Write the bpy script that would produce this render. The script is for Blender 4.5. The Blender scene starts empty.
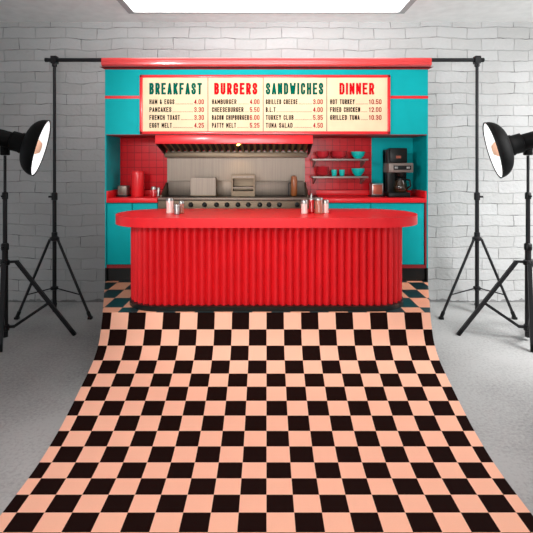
import bpy, bmesh, math, random
from mathutils import Vector, Matrix
random.seed(7)
sc = bpy.context.scene
C = sc.collection
PI = math.pi
F = 450.0            # focal length in pixels of the 533 px frame
H = 1.6              # eye height
CX, HY = 266.5, 165.0

def X(u, d): return (u - CX) * d / F
def Z(v, d): return H - (v - HY) * d / F

# ------------------------------------------------------------------ materials
def lin(c):
    return tuple(((x/255)/12.92 if x/255 <= .04045 else ((x/255+.055)/1.055)**2.4) for x in c)

def mat(name, rgb, rough=.5, metal=0., coat=0., var=0., vscale=8., bump=0., bscale=60., emit=None, estr=0., spec=.5, trans=0., aniso=None):
    m = bpy.data.materials.new(name); m.use_nodes = True
    n = m.node_tree.nodes; l = m.node_tree.links
    b = n['Principled BSDF']
    col = lin(rgb) + (1,)
    b.inputs['Base Color'].default_value = col
    b.inputs['Roughness'].default_value = rough
    b.inputs['Metallic'].default_value = metal
    b.inputs['Coat Weight'].default_value = coat
    b.inputs['Coat Roughness'].default_value = .12
    b.inputs['Specular IOR Level'].default_value = spec
    b.inputs['Transmission Weight'].default_value = trans
    if emit:
        b.inputs['Emission Color'].default_value = lin(emit) + (1,)
        b.inputs['Emission Strength'].default_value = estr
    tc = n.new('ShaderNodeTexCoord')
    if var or True:
        v = var if var else .05
        no = n.new('ShaderNodeTexNoise'); no.inputs['Scale'].default_value = vscale
        no.inputs['Detail'].default_value = 4
        src = tc.outputs['Object']
        if aniso:
            mp = n.new('ShaderNodeMapping'); mp.inputs['Scale'].default_value = aniso
            l.new(src, mp.inputs[0]); src = mp.outputs[0]
        l.new(src, no.inputs['Vector'])
        rm = n.new('ShaderNodeMapRange')
        rm.inputs['From Min'].default_value = .3; rm.inputs['From Max'].default_value = .7
        rm.inputs['To Min'].default_value = 1 - v; rm.inputs['To Max'].default_value = 1 + v
        l.new(no.outputs['Fac'], rm.inputs['Value'])
        mx = n.new('ShaderNodeVectorMath'); mx.operation = 'SCALE'
        mx.inputs[0].default_value = col[:3]
        l.new(rm.outputs[0], mx.inputs['Scale'])
        l.new(mx.outputs[0], b.inputs['Base Color'])
    if bump:
        n2 = n.new('ShaderNodeTexNoise'); n2.inputs['Scale'].default_value = bscale
        l.new(tc.outputs['Object'], n2.inputs['Vector'])
        bp = n.new('ShaderNodeBump'); bp.inputs['Strength'].default_value = bump
        bp.inputs['Distance'].default_value = .01
        l.new(n2.outputs['Fac'], bp.inputs['Height']); l.new(bp.outputs[0], b.inputs['Normal'])
    return m

def brick_wall_mat():
    m = bpy.data.materials.new('painted_brick'); m.use_nodes = True
    n = m.node_tree.nodes; l = m.node_tree.links; b = n['Principled BSDF']
    b.inputs['Roughness'].default_value = .75; b.inputs['Specular IOR Level'].default_value = .2
    uv = n.new('ShaderNodeUVMap')
    # waviness of the hand laid courses
    n1 = n.new('ShaderNodeTexNoise'); n1.inputs['Scale'].default_value = 2.2; n1.inputs['Detail'].default_value = 5
    l.new(uv.outputs[0], n1.inputs['Vector'])
    s1 = n.new('ShaderNodeVectorMath'); s1.operation = 'SUBTRACT'; s1.inputs[1].default_value = (.5, .5, .5)
    l.new(n1.outputs['Color'], s1.inputs[0])
    s2 = n.new('ShaderNodeVectorMath'); s2.operation = 'SCALE'; s2.inputs['Scale'].default_value = .095
    l.new(s1.outputs[0], s2.inputs[0])
    ad = n.new('ShaderNodeVectorMath'); ad.operation = 'ADD'
    l.new(uv.outputs[0], ad.inputs[0]); l.new(s2.outputs[0], ad.inputs[1])
    br = n.new('ShaderNodeTexBrick'); br.inputs['Scale'].default_value = 1
    br.inputs['Brick Width'].default_value = .36; br.inputs['Row Height'].default_value = .128
    br.inputs['Mortar Size'].default_value = .006; br.inputs['Mortar Smooth'].default_value = .6
    br.inputs['Color1'].default_value = (.50, .50, .49, 1); br.inputs['Color2'].default_value = (.55, .55, .545, 1)
    br.inputs['Mortar'].default_value = (.44, .44, .435, 1)
    l.new(ad.outputs[0], br.inputs['Vector'])
    # dark cracks: only where a second noise lets the paint fail along the joints
    n2 = n.new('ShaderNodeTexNoise'); n2.inputs['Scale'].default_value = 5.; n2.inputs['Detail'].default_value = 6
    l.new(uv.outputs[0], n2.inputs['Vector'])
    mr = n.new('ShaderNodeMapRange'); mr.inputs['From Min'].default_value = .52; mr.inputs['From Max'].default_value = .68
    l.new(n2.outputs['Fac'], mr.inputs['Value'])
    br2 = n.new('ShaderNodeTexBrick'); br2.inputs['Scale'].default_value = 1
    br2.inputs['Brick Width'].default_value = .36; br2.inputs['Row Height'].default_value = .128
    br2.inputs['Mortar Size'].default_value = .003; br2.inputs['Mortar Smooth'].default_value = .3
    l.new(ad.outputs[0], br2.inputs['Vector'])
    mu = n.new('ShaderNodeMath'); mu.operation = 'MULTIPLY'
    l.new(br2.outputs['Fac'], mu.inputs[0]); l.new(mr.outputs[0], mu.inputs[1])
    n3 = n.new('ShaderNodeTexNoise'); n3.inputs['Scale'].default_value = 1.6; n3.inputs['Detail'].default_value = 8
    l.new(uv.outputs[0], n3.inputs['Vector'])
    mr3 = n.new('ShaderNodeMapRange'); mr3.inputs['To Min'].default_value = .85; mr3.inputs['To Max'].default_value = 1.15
    l.new(n3.outputs['Fac'], mr3.inputs['Value'])
    sc3 = n.new('ShaderNodeVectorMath'); sc3.operation = 'SCALE'
    l.new(br.outputs['Color'], sc3.inputs[0]); l.new(mr3.outputs[0], sc3.inputs['Scale'])
    mx = n.new('ShaderNodeMix'); mx.data_type = 'RGBA'
    l.new(mu.outputs[0], mx.inputs['Factor']); l.new(sc3.outputs[0], mx.inputs['A'])
    mx.inputs['B'].default_value = (.07, .07, .07, 1)
    # chipped, dirty foot of the wall
    sx = n.new('ShaderNodeSeparateXYZ'); l.new(uv.outputs[0], sx.inputs[0])
    n5 = n.new('ShaderNodeTexNoise'); n5.inputs['Scale'].default_value = 9; n5.inputs['Detail'].default_value = 6
    l.new(uv.outputs[0], n5.inputs['Vector'])
    e1 = n.new('ShaderNodeMath'); e1.operation = 'MULTIPLY_ADD'; e1.inputs[1].default_value = .12; e1.inputs[2].default_value = -.035
    l.new(n5.outputs['Fac'], e1.inputs[0])
    e2 = n.new('ShaderNodeMath'); e2.operation = 'LESS_THAN'
    l.new(sx.outputs['Y'], e2.inputs[0]); l.new(e1.outputs[0], e2.inputs[1])
    e3 = n.new('ShaderNodeMath'); e3.operation = 'MULTIPLY'; e3.inputs[1].default_value = .6
    l.new(e2.outputs[0], e3.inputs[0])
    mg = n.new('ShaderNodeMix'); mg.data_type = 'RGBA'; mg.inputs['B'].default_value = (.1, .1, .1, 1)
    l.new(e3.outputs[0], mg.inputs['Factor']); l.new(mx.outputs['Result'], mg.inputs['A'])
    l.new(mg.outputs['Result'], b.inputs['Base Color'])
    n4 = n.new('ShaderNodeTexNoise'); n4.inputs['Scale'].default_value = 28; n4.inputs['Detail'].default_value = 6
    l.new(uv.outputs[0], n4.inputs['Vector'])
    h = n.new('ShaderNodeMath'); h.operation = 'MULTIPLY_ADD'
    h.inputs[1].default_value = -1.1
    l.new(br.outputs['Fac'], h.inputs[0]); l.new(n4.outputs['Fac'], h.inputs[2])
    bp = n.new('ShaderNodeBump'); bp.inputs['Strength'].default_value = .65; bp.inputs['Distance'].default_value = .014
    l.new(h.outputs[0], bp.inputs['Height']); l.new(bp.outputs[0], b.inputs['Normal'])
    return m

def check_mat(name, a, bcol, rough=.6, spec=.3, bump=.05):
    """checks on the UV unit grid"""
    m = bpy.data.materials.new(name); m.use_nodes = True
    n = m.node_tree.nodes; l = m.node_tree.links; b = n['Principled BSDF']
    b.inputs['Roughness'].default_value = rough; b.inputs['Specular IOR Level'].default_value = spec
    uv = n.new('ShaderNodeUVMap')
    ck = n.new('ShaderNodeTexChecker'); ck.inputs['Scale'].default_value = 1
    ck.inputs['Color1'].default_value = lin(a) + (1,); ck.inputs['Color2'].default_value = lin(bcol) + (1,)
    ad = n.new('ShaderNodeVectorMath'); ad.operation = 'ADD'; ad.inputs[1].default_value = (100, 100, .5)
    l.new(uv.outputs[0], ad.inputs[0]); l.new(ad.outputs[0], ck.inputs['Vector'])
    no = n.new('ShaderNodeTexNoise'); no.inputs['Scale'].default_value = 25; no.inputs['Detail'].default_value = 6
    l.new(uv.outputs[0], no.inputs['Vector'])
    mr = n.new('ShaderNodeMapRange'); mr.inputs['To Min'].default_value = .94; mr.inputs['To Max'].default_value = 1.06
    l.new(no.outputs['Fac'], mr.inputs['Value'])
    s = n.new('ShaderNodeVectorMath'); s.operation = 'SCALE'
    l.new(ck.outputs['Color'], s.inputs[0]); l.new(mr.outputs[0], s.inputs['Scale'])
    l.new(s.outputs[0], b.inputs['Base Color'])
    bp = n.new('ShaderNodeBump'); bp.inputs['Strength'].default_value = bump; bp.inputs['Distance'].default_value = .005
    l.new(no.outputs['Fac'], bp.inputs['Height']); l.new(bp.outputs[0], b.inputs['Normal'])
    return m

def tile_mat(name, rgb, grout, size=.075, rough=.22):
    m = bpy.data.materials.new(name); m.use_nodes = True
    n = m.node_tree.nodes; l = m.node_tree.links; b = n['Principled BSDF']
    b.inputs['Roughness'].default_value = rough; b.inputs['Specular IOR Level'].default_value = .25
    uv = n.new('ShaderNodeUVMap')
    br = n.new('ShaderNodeTexBrick'); br.offset = 0; br.inputs['Scale'].default_value = 1
    br.inputs['Brick Width'].default_value = size; br.inputs['Row Height'].default_value = size
    br.inputs['Mortar Size'].default_value = .0022; br.inputs['Mortar Smooth'].default_value = .3
    c = lin(rgb)
    br.inputs['Color1'].default_value = c + (1,); br.inputs['Color2'].default_value = tuple(x*.85 for x in c) + (1,)
    br.inputs['Mortar'].default_value = lin(grout) + (1,)
    l.new(uv.outputs[0], br.inputs['Vector']); l.new(br.outputs['Color'], b.inputs['Base Color'])
    bp = n.new('ShaderNodeBump'); bp.inputs['Strength'].default_value = .4; bp.inputs['Distance'].default_value = .003; bp.invert = True
    l.new(br.outputs['Fac'], bp.inputs['Height']); l.new(bp.outputs[0], b.inputs['Normal'])
    return m

def concrete_mat():
    m = bpy.data.materials.new('concrete_floor'); m.use_nodes = True
    n = m.node_tree.nodes; l = m.node_tree.links; b = n['Principled BSDF']
    b.inputs['Roughness'].default_value = .8; b.inputs['Specular IOR Level'].default_value = .2
    uv = n.new('ShaderNodeUVMap')
    a = n.new('ShaderNodeTexNoise'); a.inputs['Scale'].default_value = 48; a.inputs['Detail'].default_value = 10; a.inputs['Roughness'].default_value = .7
    l.new(uv.outputs[0], a.inputs['Vector'])
    c = n.new('ShaderNodeTexNoise'); c.inputs['Scale'].default_value = 1.3; c.inputs['Detail'].default_value = 6
    l.new(uv.outputs[0], c.inputs['Vector'])
    mxx = n.new('ShaderNodeMath'); mxx.operation = 'MULTIPLY_ADD'; mxx.inputs[1].default_value = .82
    l.new(c.outputs['Fac'], mxx.inputs[0]); l.new(a.outputs['Fac'], mxx.inputs[2])
    cr = n.new('ShaderNodeValToRGB')
    cr.color_ramp.elements[0].position = .5; cr.color_ramp.elements[0].color = (.18, .18, .177, 1)
    cr.color_ramp.elements[1].position = 1.0; cr.color_ramp.elements[1].color = (.42, .42, .413, 1)
    l.new(mxx.outputs[0], cr.inputs[0]); l.new(cr.outputs[0], b.inputs['Base Color'])
    bp = n.new('ShaderNodeBump'); bp.inputs['Strength'].default_value = .3; bp.inputs['Distance'].default_value = .006
    l.new(a.outputs['Fac'], bp.inputs['Height']); l.new(bp.outputs[0], b.inputs['Normal'])
    return m

M = {}
M['brick'] = brick_wall_mat()
M['concrete'] = concrete_mat()
M['ceiling'] = mat('white_ceiling_paint', (240, 240, 238), .8, spec=.1, bump=.1, bscale=90)
M['checks'] = check_mat('peach_and_black_checks', (26, 9, 6), (250, 188, 160), rough=.9, spec=.08)
M['stage_tiles'] = check_mat('teal_black_and_peach_tiles', (10, 42, 46), (235, 165, 130), rough=.35, spec=.5, bump=.02)
M['red'] = mat('red_enamel', (228, 34, 40), .32, coat=.3)
M['red_top'] = mat('glossy_red_laminate', (232, 30, 38), .38, coat=.1, spec=.3)
M['red_flute'] = mat('red_satin_panel', (222, 26, 34), .45, spec=.35)
M['coral'] = mat('coral_gloss', (226, 66, 66), .3, coat=.4)
M['dark_red'] = mat('dark_red_paint', (140, 18, 24), .5)
M['teal'] = mat('teal_paint', (0, 174, 178), .6, var=.04, spec=.15)
M['red_tiles'] = tile_mat('glazed_red_tiles', (205, 22, 32), (120, 14, 20))
M['black'] = mat('black_plinth', (14, 17, 15), .35)
M['cream'] = mat('cream_sign_board', (244, 218, 180), .8, spec=.1)
M['green_ink'] = mat('green_lettering', (0, 92, 74), .9, spec=0)
M['red_ink'] = mat('red_lettering', (214, 18, 28), .9, spec=0)
M['price_ink'] = mat('dark_red_lettering', (168, 16, 26), .9, spec=0)
M['black_ink'] = mat('black_lettering', (16, 10, 8), .9, spec=0)
M['dot_ink'] = mat('dotted_ink', (140, 80, 66), .9, spec=0)
M['line_ink'] = mat('panel_seam', (150, 120, 95), .6)
M['steel'] = mat('brushed_steel', (124, 112, 101), .48, metal=.75, var=.12, vscale=6, aniso=(20, 1, .4))
M['brass_steel'] = mat('smoked_steel', (112, 97, 80), .45, metal=.8, var=.12, vscale=6, aniso=(1, 1, 14))
M['baffle'] = mat('dark_gold_baffle', (135, 108, 52), .35, metal=.8)
M['hood_dark'] = mat('shaded_hood_inside', (26, 20, 14), .5)  # near-black stands in for the shade inside the hood
M['griddle'] = mat('blackened_griddle', (46, 40, 34), .5, metal=.5)
M['chrome'] = mat('chrome', (170, 166, 162), .32, metal=.9)
M['shelf_metal'] = mat('grey_shelf_metal', (140, 128, 122), .4, metal=.5)
M['bowl_red'] = mat('red_ceramic', (176, 36, 46), .28, coat=.3)
M['bowl_teal'] = mat('teal_ceramic', (0, 186, 178), .28, coat=.3)
M['plastic_black'] = mat('black_plastic', (12, 13, 12), .4, spec=.3)
M['plastic_dark'] = mat('dark_green_black_plastic', (14, 17, 14), .38, spec=.3)
M['grey_panel'] = mat('grey_brown_panel', (128, 116, 108), .4, metal=.3)
M['coffee_glass'] = mat('coffee_filled_glass', (46, 34, 16), .08, coat=.6)
M['salt'] = mat('salt_filled_glass', (240, 205, 195), .15, coat=.6)
M['ketchup'] = mat('ketchup_filled_glass', (200, 24, 30), .15, coat=.6)
M['cinnamon'] = mat('spice_filled_glass', (176, 106, 84), .15, coat=.6)
M['copper'] = mat('copper_brown_metal', (168, 88, 66), .35, metal=.4)
M['wood'] = mat('brown_wood', (150, 84, 40), .4, var=.2, vscale=30, aniso=(8, 8, 1), coat=.3)
M['stand'] = mat('black_stand_metal', (30, 29, 31), .42, metal=.3)
M['strobe'] = mat('matte_black_housing', (8, 8, 8), .6, spec=.15)
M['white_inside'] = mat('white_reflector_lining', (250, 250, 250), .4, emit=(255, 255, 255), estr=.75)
M['flash'] = mat('warm_flash_glass', (232, 180, 150), .5, emit=(255, 205, 175), estr=.3)
M['led'] = mat('lit_white_diffuser', (255, 255, 255), .5, emit=(255, 255, 255), estr=3.0)
M['led_frame'] = mat('grey_light_frame', (172, 172, 172), .5, metal=.2)
M['bulb'] = mat('warm_lit_bulb', (255, 200, 110), .4, emit=(255, 190, 90), estr=14)
M['ply'] = mat('plain_plywood_skirt', (60, 46, 40), .7, var=.15)

# ------------------------------------------------------------------ bmesh helpers
def box(bm, x0, x1, y0, y1, z0, z1, bev=0., seg=2):
    r = bmesh.ops.create_cube(bm, size=1)
    vs = r['verts']
    for v in vs:
        v.co = Vector((x0 + (v.co.x + .5) * (x1 - x0), y0 + (v.co.y + .5) * (y1 - y0), z0 + (v.co.z + .5) * (z1 - z0)))
    if bev:
        es = list({e for v in vs for e in v.link_edges})
        bmesh.ops.bevel(bm, geom=es, offset=bev, segments=seg, affect='EDGES', profile=.5)
    return vs

def lathe(bm, prof, cx=0, cy=0, seg=32, mtx=None, cap=True):
    """prof: (radius, z) from bottom to top"""
    rings = []
    for r, z in prof:
        ring = []
        for k in range(seg):
            a = 2 * PI * k / seg
            p = Vector((cx + r * math.cos(a), cy + r * math.sin(a), z))
            ring.append(bm.verts.new(mtx @ p if mtx else p))
        rings.append(ring)
    for a, b in zip(rings, rings[1:]):
        for k in range(seg):
            bm.faces.new((a[k], a[(k+1) % seg], b[(k+1) % seg], b[k]))
    if cap:
        bm.faces.new(list(reversed(rings[0]))); bm.faces.new(rings[-1])

def tube(bm, p, q, r, r2=None, seg=14):
    p = Vector(p); q = Vector(q); d = q - p
    if r2 is None: r2 = r
    m = Matrix.Translation(p) @ d.to_track_quat('Z', 'Y').to_matrix().to_4x4()
    lathe(bm, [(r, 0), (r2, d.length)], seg=seg, mtx=m)

def flatbar(bm, p, q, w, t, side=(0, 1, 0)):
    """a rectangular bar from p to q; w across the bar, t along side"""
    p = Vector(p); q = Vector(q); d = (q - p).normalized(); s = Vector(side).normalized()
    n = d.cross(s).normalized(); s = n.cross(d).normalized()
    vs = [bm.verts.new(c + n * a * w / 2 + s * b * t / 2) for c in (p, q) for a, b in ((-1, -1), (1, -1), (1, 1), (-1, 1))]
    for f in ((3, 2, 1, 0), (4, 5, 6, 7), (0, 1, 5, 4), (1, 2, 6, 5), (2, 3, 7, 6), (3, 0, 4, 7)):
        bm.faces.new([vs[i] for i in f])

def prism_x(bm, prof, x0, x1, taper=None):
    """closed (y, z) profile extruded along x; taper(y,z) gives an inset at each end"""
    t = taper or (lambda y, z: 0)
    a = [bm.verts.new((x0 + t(y, z), y, z)) for y, z in prof]
    b = [bm.verts.new((x1 - t(y, z), y, z)) for y, z in prof]
    n = len(prof)
    for i in range(n):
        bm.faces.new((a[i], a[(i+1) % n], b[(i+1) % n], b[i]))
    bm.faces.new(list(reversed(a))); bm.faces.new(b)

def prism_z(bm, outline, z0, z1):
    a = [bm.verts.new((x, y, z0)) for x, y in outline]
    b = [bm.verts.new((x, y, z1)) for x, y in outline]
    n = len(outline)
    for i in range(n):
        bm.faces.new((a[i], a[(i+1) % n], b[(i+1) % n], b[i]))
    bm.faces.new(list(reversed(a))); bm.faces.new(b)
    return a, b

def rounded_rect(x0, x1, y0, y1, r, n=16):
    pts = []
    for cx, cy, a0 in ((x1 - r, y0 + r, -PI/2), (x1 - r, y1 - r, 0), (x0 + r, y1 - r, PI/2), (x0 + r, y0 + r, PI)):
        for k in range(n + 1):
            a = a0 + PI/2 * k / n
            p = (cx + r * math.cos(a), cy + r * math.sin(a))
            if not pts or math.dist(p, pts[-1]) > 1e-5: pts.append(p)
    if math.dist(pts[0], pts[-1]) < 1e-5: pts.pop()
    return pts

ORIG = {}
def empty(name, loc, label=None, cat=None, group=None):
    o = bpy.data.objects.new(name, None); o.empty_display_size = .05
    C.objects.link(o); o.location = loc; ORIG[o.name] = Vector(loc)
    if label: tag(o, label, cat, group)
    return o

def tag(o, label, cat, group=None):
    o['label'] = label; o['category'] = cat
    if group: o['group'] = group
    return o

def obj(name, bm, m, parent=None, smooth=40, local=False):
    """link the bmesh (built in world space) as one object; a child is moved into its thing's frame"""
    bmesh.ops.recalc_face_normals(bm, faces=bm.faces)
    me = bpy.data.meshes.new(name); bm.to_mesh(me); bm.free()
    if smooth:
        for p in me.polygons: p.use_smooth = True
        me.set_sharp_from_angle(angle=math.radians(smooth))
    me.materials.append(m if not isinstance(m, str) else M[m])
    o = bpy.data.objects.new(name, me); C.objects.link(o)
    if parent is not None:
        o.parent = parent
        org = ORIG[parent.name]
        if not local: me.transform(Matrix.Translation(-org))
        ORIG[o.name] = org
    else:
        ORIG[o.name] = Vector((0, 0, 0))
    return o

def B(): return bmesh.new()
def bx(name, m, parent, *a, **k):
    bm = B(); box(bm, *a, **k); return obj(name, bm, m, parent)

def plane_uv(name, quad, uvs, m, kind=None, parent=None):
    bm = B(); uvl = bm.loops.layers.uv.new('UVMap')
    f = bm.faces.new([bm.verts.new(p) for p in quad])
    for lp, uv in zip(f.loops, uvs): lp[uvl].uv = uv
    me = bpy.data.meshes.new(name); bm.to_mesh(me); bm.free(); me.materials.append(m)
    o = bpy.data.objects.new(name, me); C.objects.link(o); ORIG[o.name] = Vector((0,0,0))
    if parent is not None:
        o.parent = parent; me.transform(Matrix.Translation(-ORIG[parent.name])); ORIG[o.name] = ORIG[parent.name]
    if kind: o['kind'] = kind
    return o

def dup(root, loc, label, group=None, name=None):
    r = root.copy(); C.objects.link(r); r.location = loc; r['label'] = label
    if group: r['group'] = group
    for ch in list(root.children):
        c = ch.copy(); C.objects.link(c); c.parent = r
        for g in list(ch.children):
            d = g.copy(); C.objects.link(d); d.parent = c
    return r

# ------------------------------------------------------------------ the room
WALL = 5.25; CEIL = Z(22, WALL)
W = 5.5
plane_uv('wall_back', [(-W, WALL, 0), (W, WALL, 0), (W, WALL, CEIL), (-W, WALL, CEIL)],
         [(-W, 0), (W, 0), (W, CEIL), (-W, CEIL)], M['brick'], 'structure')
plane_uv('floor', [(-W, -3, 0), (W, -3, 0), (W, WALL, 0), (-W, WALL, 0)],
         [(-W, -3), (W, -3), (W, WALL), (-W, WALL)], M['concrete'], 'structure')
plane_uv('ceiling', [(-W, WALL, CEIL), (W, WALL, CEIL), (W, -3, CEIL), (-W, -3, CEIL)],
         [(-W, WALL), (W, WALL), (W, -3), (-W, -3)], M['ceiling'], 'structure')

# flat lit panel in the ceiling
pl = empty('ceiling_light_panel', (0, 4.6, CEIL), 'long rectangular lit white ceiling light panel in a grey frame', 'ceiling light')
lx = 1.43; ly0, ly1 = 3.9, 4.85
bx('diffuser', 'led', pl, -lx + .006, lx - .006, ly0 + .02, ly1 - .02, CEIL - .022, CEIL - .012)
bm = B()
box(bm, -lx - .06, -lx + .005, ly0, ly1, CEIL - .03, CEIL - .001)
box(bm, lx - .005, lx + .06, ly0, ly1, CEIL - .03, CEIL - .001)
box(bm, -lx - .06, lx + .06, ly1 - .01, ly1 + .02, CEIL - .03, CEIL - .001)
box(bm, -lx - .06, lx + .06, ly0 - .02, ly0 + .01, CEIL - .03, CEIL - .001)
obj('frame', bm, 'led_frame', pl, smooth=0)

# ------------------------------------------------------------------ checkered cloth sweeping up to the stage
prof = [(3.335, .507), (3.298, .401), (3.255, .314), (3.173, .242), (3.066, .192), (2.958, .154), (2.85, .116),
        (2.75, .084), (2.65, .055), (2.533, .031), (2.426, .014), (2.313, .005), (2.19, .003), (2.05, .003), (1.9, .003), (1.6, .003), (1.3, .003), (1.0, .003)]
def cat_rom(P, n=6):
    out = []
    for i in range(len(P) - 1):
        p0 = P[max(i-1, 0)]; p1 = P[i]; p2 = P[i+1]; p3 = P[min(i+2, len(P)-1)]
        for k in range(n):
            t = k / n
            out.append(tuple(.5 * ((2*b) + (-a + c)*t + (2*a - 5*b + 4*c - d)*t*t + (-a + 3*b - 3*c + d)*t**3) for a, b, c, d in zip(p0, p1, p2, p3)))
    out.append(P[-1]); return out
sp = cat_rom(prof)
bm = B(); uvl = bm.loops.layers.uv.new('UVMap')
CW = 1.213; CELL = .1275; ROW = .112
NX = 24; rows = []; acc = 0; prev = None
for y, z in sp:
    if prev: acc += math.dist(prev, (y, z))
    prev = (y, z)
    rows.append((acc, [bm.verts.new((-CW + 2*CW*i/NX, y, max(z, .003))) for i in range(NX + 1)]))
for (sa, ra), (sb, rb) in zip(rows, rows[1:]):
    for i in range(NX):
        f = bm.faces.new((ra[i], rb[i], rb[i+1], ra[i+1]))
        for lp, (s, k) in zip(f.loops, ((sa, i), (sb, i), (sb, i+1), (sa, i+1))):
            lp[uvl].uv = ((-CW + 2*CW*k/NX) / CELL + 1, max(s - .006, 0) / ROW)
cloth = obj('checkered_floor_cloth', bm, 'checks', smooth=180)
tag(cloth, 'wide peach and black checkered cloth sweeping over the floor in front of the red counter', 'floor cloth')

# ------------------------------------------------------------------ stage under the diner
SZ = .51
FRONT = 4.2; BACK = 4.6; KX = 161.5 * FRONT / F          # kiosk half width
stage = empty('tiled_platform', (0, 3.8, 0), 'low platform with teal and peach checkered tile floor under the red counter', 'platform')
out = [(-1.215, 3.337), (1.215, 3.337), (KX, FRONT), (KX, 4.66), (-KX, 4.66), (-KX, FRONT)]
bm = B(); prism_z(bm, out, 0, SZ - .012); obj('skirt', bm, 'ply', stage, smooth=0)
bm = B(); a, b = prism_z(bm, out, SZ - .012, SZ)
uvl = bm.loops.layers.uv.new('UVMap')
for f in bm.faces:
    for lp in f.loops: lp[uvl].uv = ((lp.vert.co.x - .035) / .142, (lp.vert.co.y - .015) / .245)
obj('tile_top', bm, 'stage_tiles', stage, smooth=0)

# ------------------------------------------------------------------ kiosk shell
ki = empty('diner_kiosk', (0, 4.4, SZ), 'teal and red diner kiosk shell with red cornice and red tiled back wall', 'kiosk')
ZS = Z(134.5, FRONT)                  # underside of the fascia box
ZT = Z(62, FRONT)
t = .012
for s in (-1, 1):
    bx('side_panel', 'teal', ki, *sorted((s*KX, s*(KX - t))), FRONT, BACK + .04, Z(268, FRONT), ZT)
    bx('side_kick', 'black', ki, *sorted((s*KX, s*(KX - t))), FRONT, BACK + .04, SZ + .001, Z(268, FRONT))
# back wall: tiles from the left to px 374, teal beyond
xt = X(371.5, BACK)
def wall_piece(name, m, x0, x1):
    bm = B(); box(bm, x0, x1, BACK, BACK + .04, SZ + .001, ZT)
    uvl = bm.loops.layers.uv.new('UVMap')
    for f in bm.faces:
        for lp in f.loops: lp[uvl].uv = (lp.vert.co.x, lp.vert.co.z)
    return obj(name, bm, m, ki, smooth=0)
o = wall_piece('tiled_back_wall', 'red_tiles', -KX + t, xt); o['label'] = 'glossy red square tiles'
o = wall_piece('back_wall', 'teal', xt, KX - t)
bx('fascia', 'teal', ki, -KX + t, KX - t, FRONT, BACK, ZS, ZT)
# red stripe round the fascia, either side of the menu
for u0, u1, v in ((105, 139.5, 97.3), (390.5, 428, 97.3)):
    bx('fascia_stripe', 'red', ki, max(X(u0, FRONT), -KX), min(X(u1, FRONT), KX), FRONT - .006, FRONT + .004, Z(v + 1.4, FRONT), Z(v - 1.4, FRONT))
# red strip under the fascia
bx('soffit_trim', 'dark_red', ki, -KX + t, KX - t, FRONT - .004, BACK, ZS - .006, ZS)
# crown shaped cornice on top
y0 = FRONT
yf = y0 - .1
zt_, zb = Z(56.8, yf), Z(65.2, yf - .02)
cp = [(y0 + .25, zb), (y0 - .06, zb), (y0 - .085, zb + .004), (y0 - .098, zb + .014), (y0 - .1, zb + .03), (y0 - .092, zb + .036),
      (y0 - .096, zb + .044), (y0 - .092, zt_ - .016), (y0 - .08, zt_ - .004), (y0 - .06, zt_), (y0 + .25, zt_)]
bm = B(); xc = X(432, yf)
prism_x(bm, cp, -xc, xc); obj('cornice', bm, 'coral', ki)
cv = [(y0 + .2, Z(69.5, y0)), (y0 - .004, Z(69.5, y0)), (y0 - .012, Z(68.3, y0)), (y0 - .03, Z(66.8, y0 - .03)), (y0 - .06, zb), (y0 + .2, zb)]
bm = B(); prism_x(bm, cv, -KX - .03, KX + .03, taper=lambda y, z: .03 * (zb - z) / (zb - Z(69.5, y0)) if y < y0 + .1 else .03)
obj('cornice_cove', bm, 'dark_red', ki)  # dark red carries the shadow band under the cornice roll

# ------------------------------------------------------------------ menu sign
MD = FRONT - .03
def mx(u): return X(u, MD)
def mz(v): return Z(v, MD)
menu = empty('menu_sign', (0, MD, mz(106)), 'wide cream menu sign in a red frame with four price columns above the range', 'menu sign')
bm = B()
fw = .022
for a in ((mx(140), mx(390), mz(134.2), mz(134.2) + .026), (mx(140), mx(390), mz(75.2) - .024, mz(75.2)),
          (mx(140), mx(140) + .026, mz(134.2), mz(75.2)), (mx(390) - .026, mx(390), mz(134.2), mz(75.2))):
    box(bm, a[0], a[1], MD - .015, FRONT - .008, a[2], a[3], bev=.003)
obj('frame', bm, 'red', menu, smooth=30)


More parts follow.
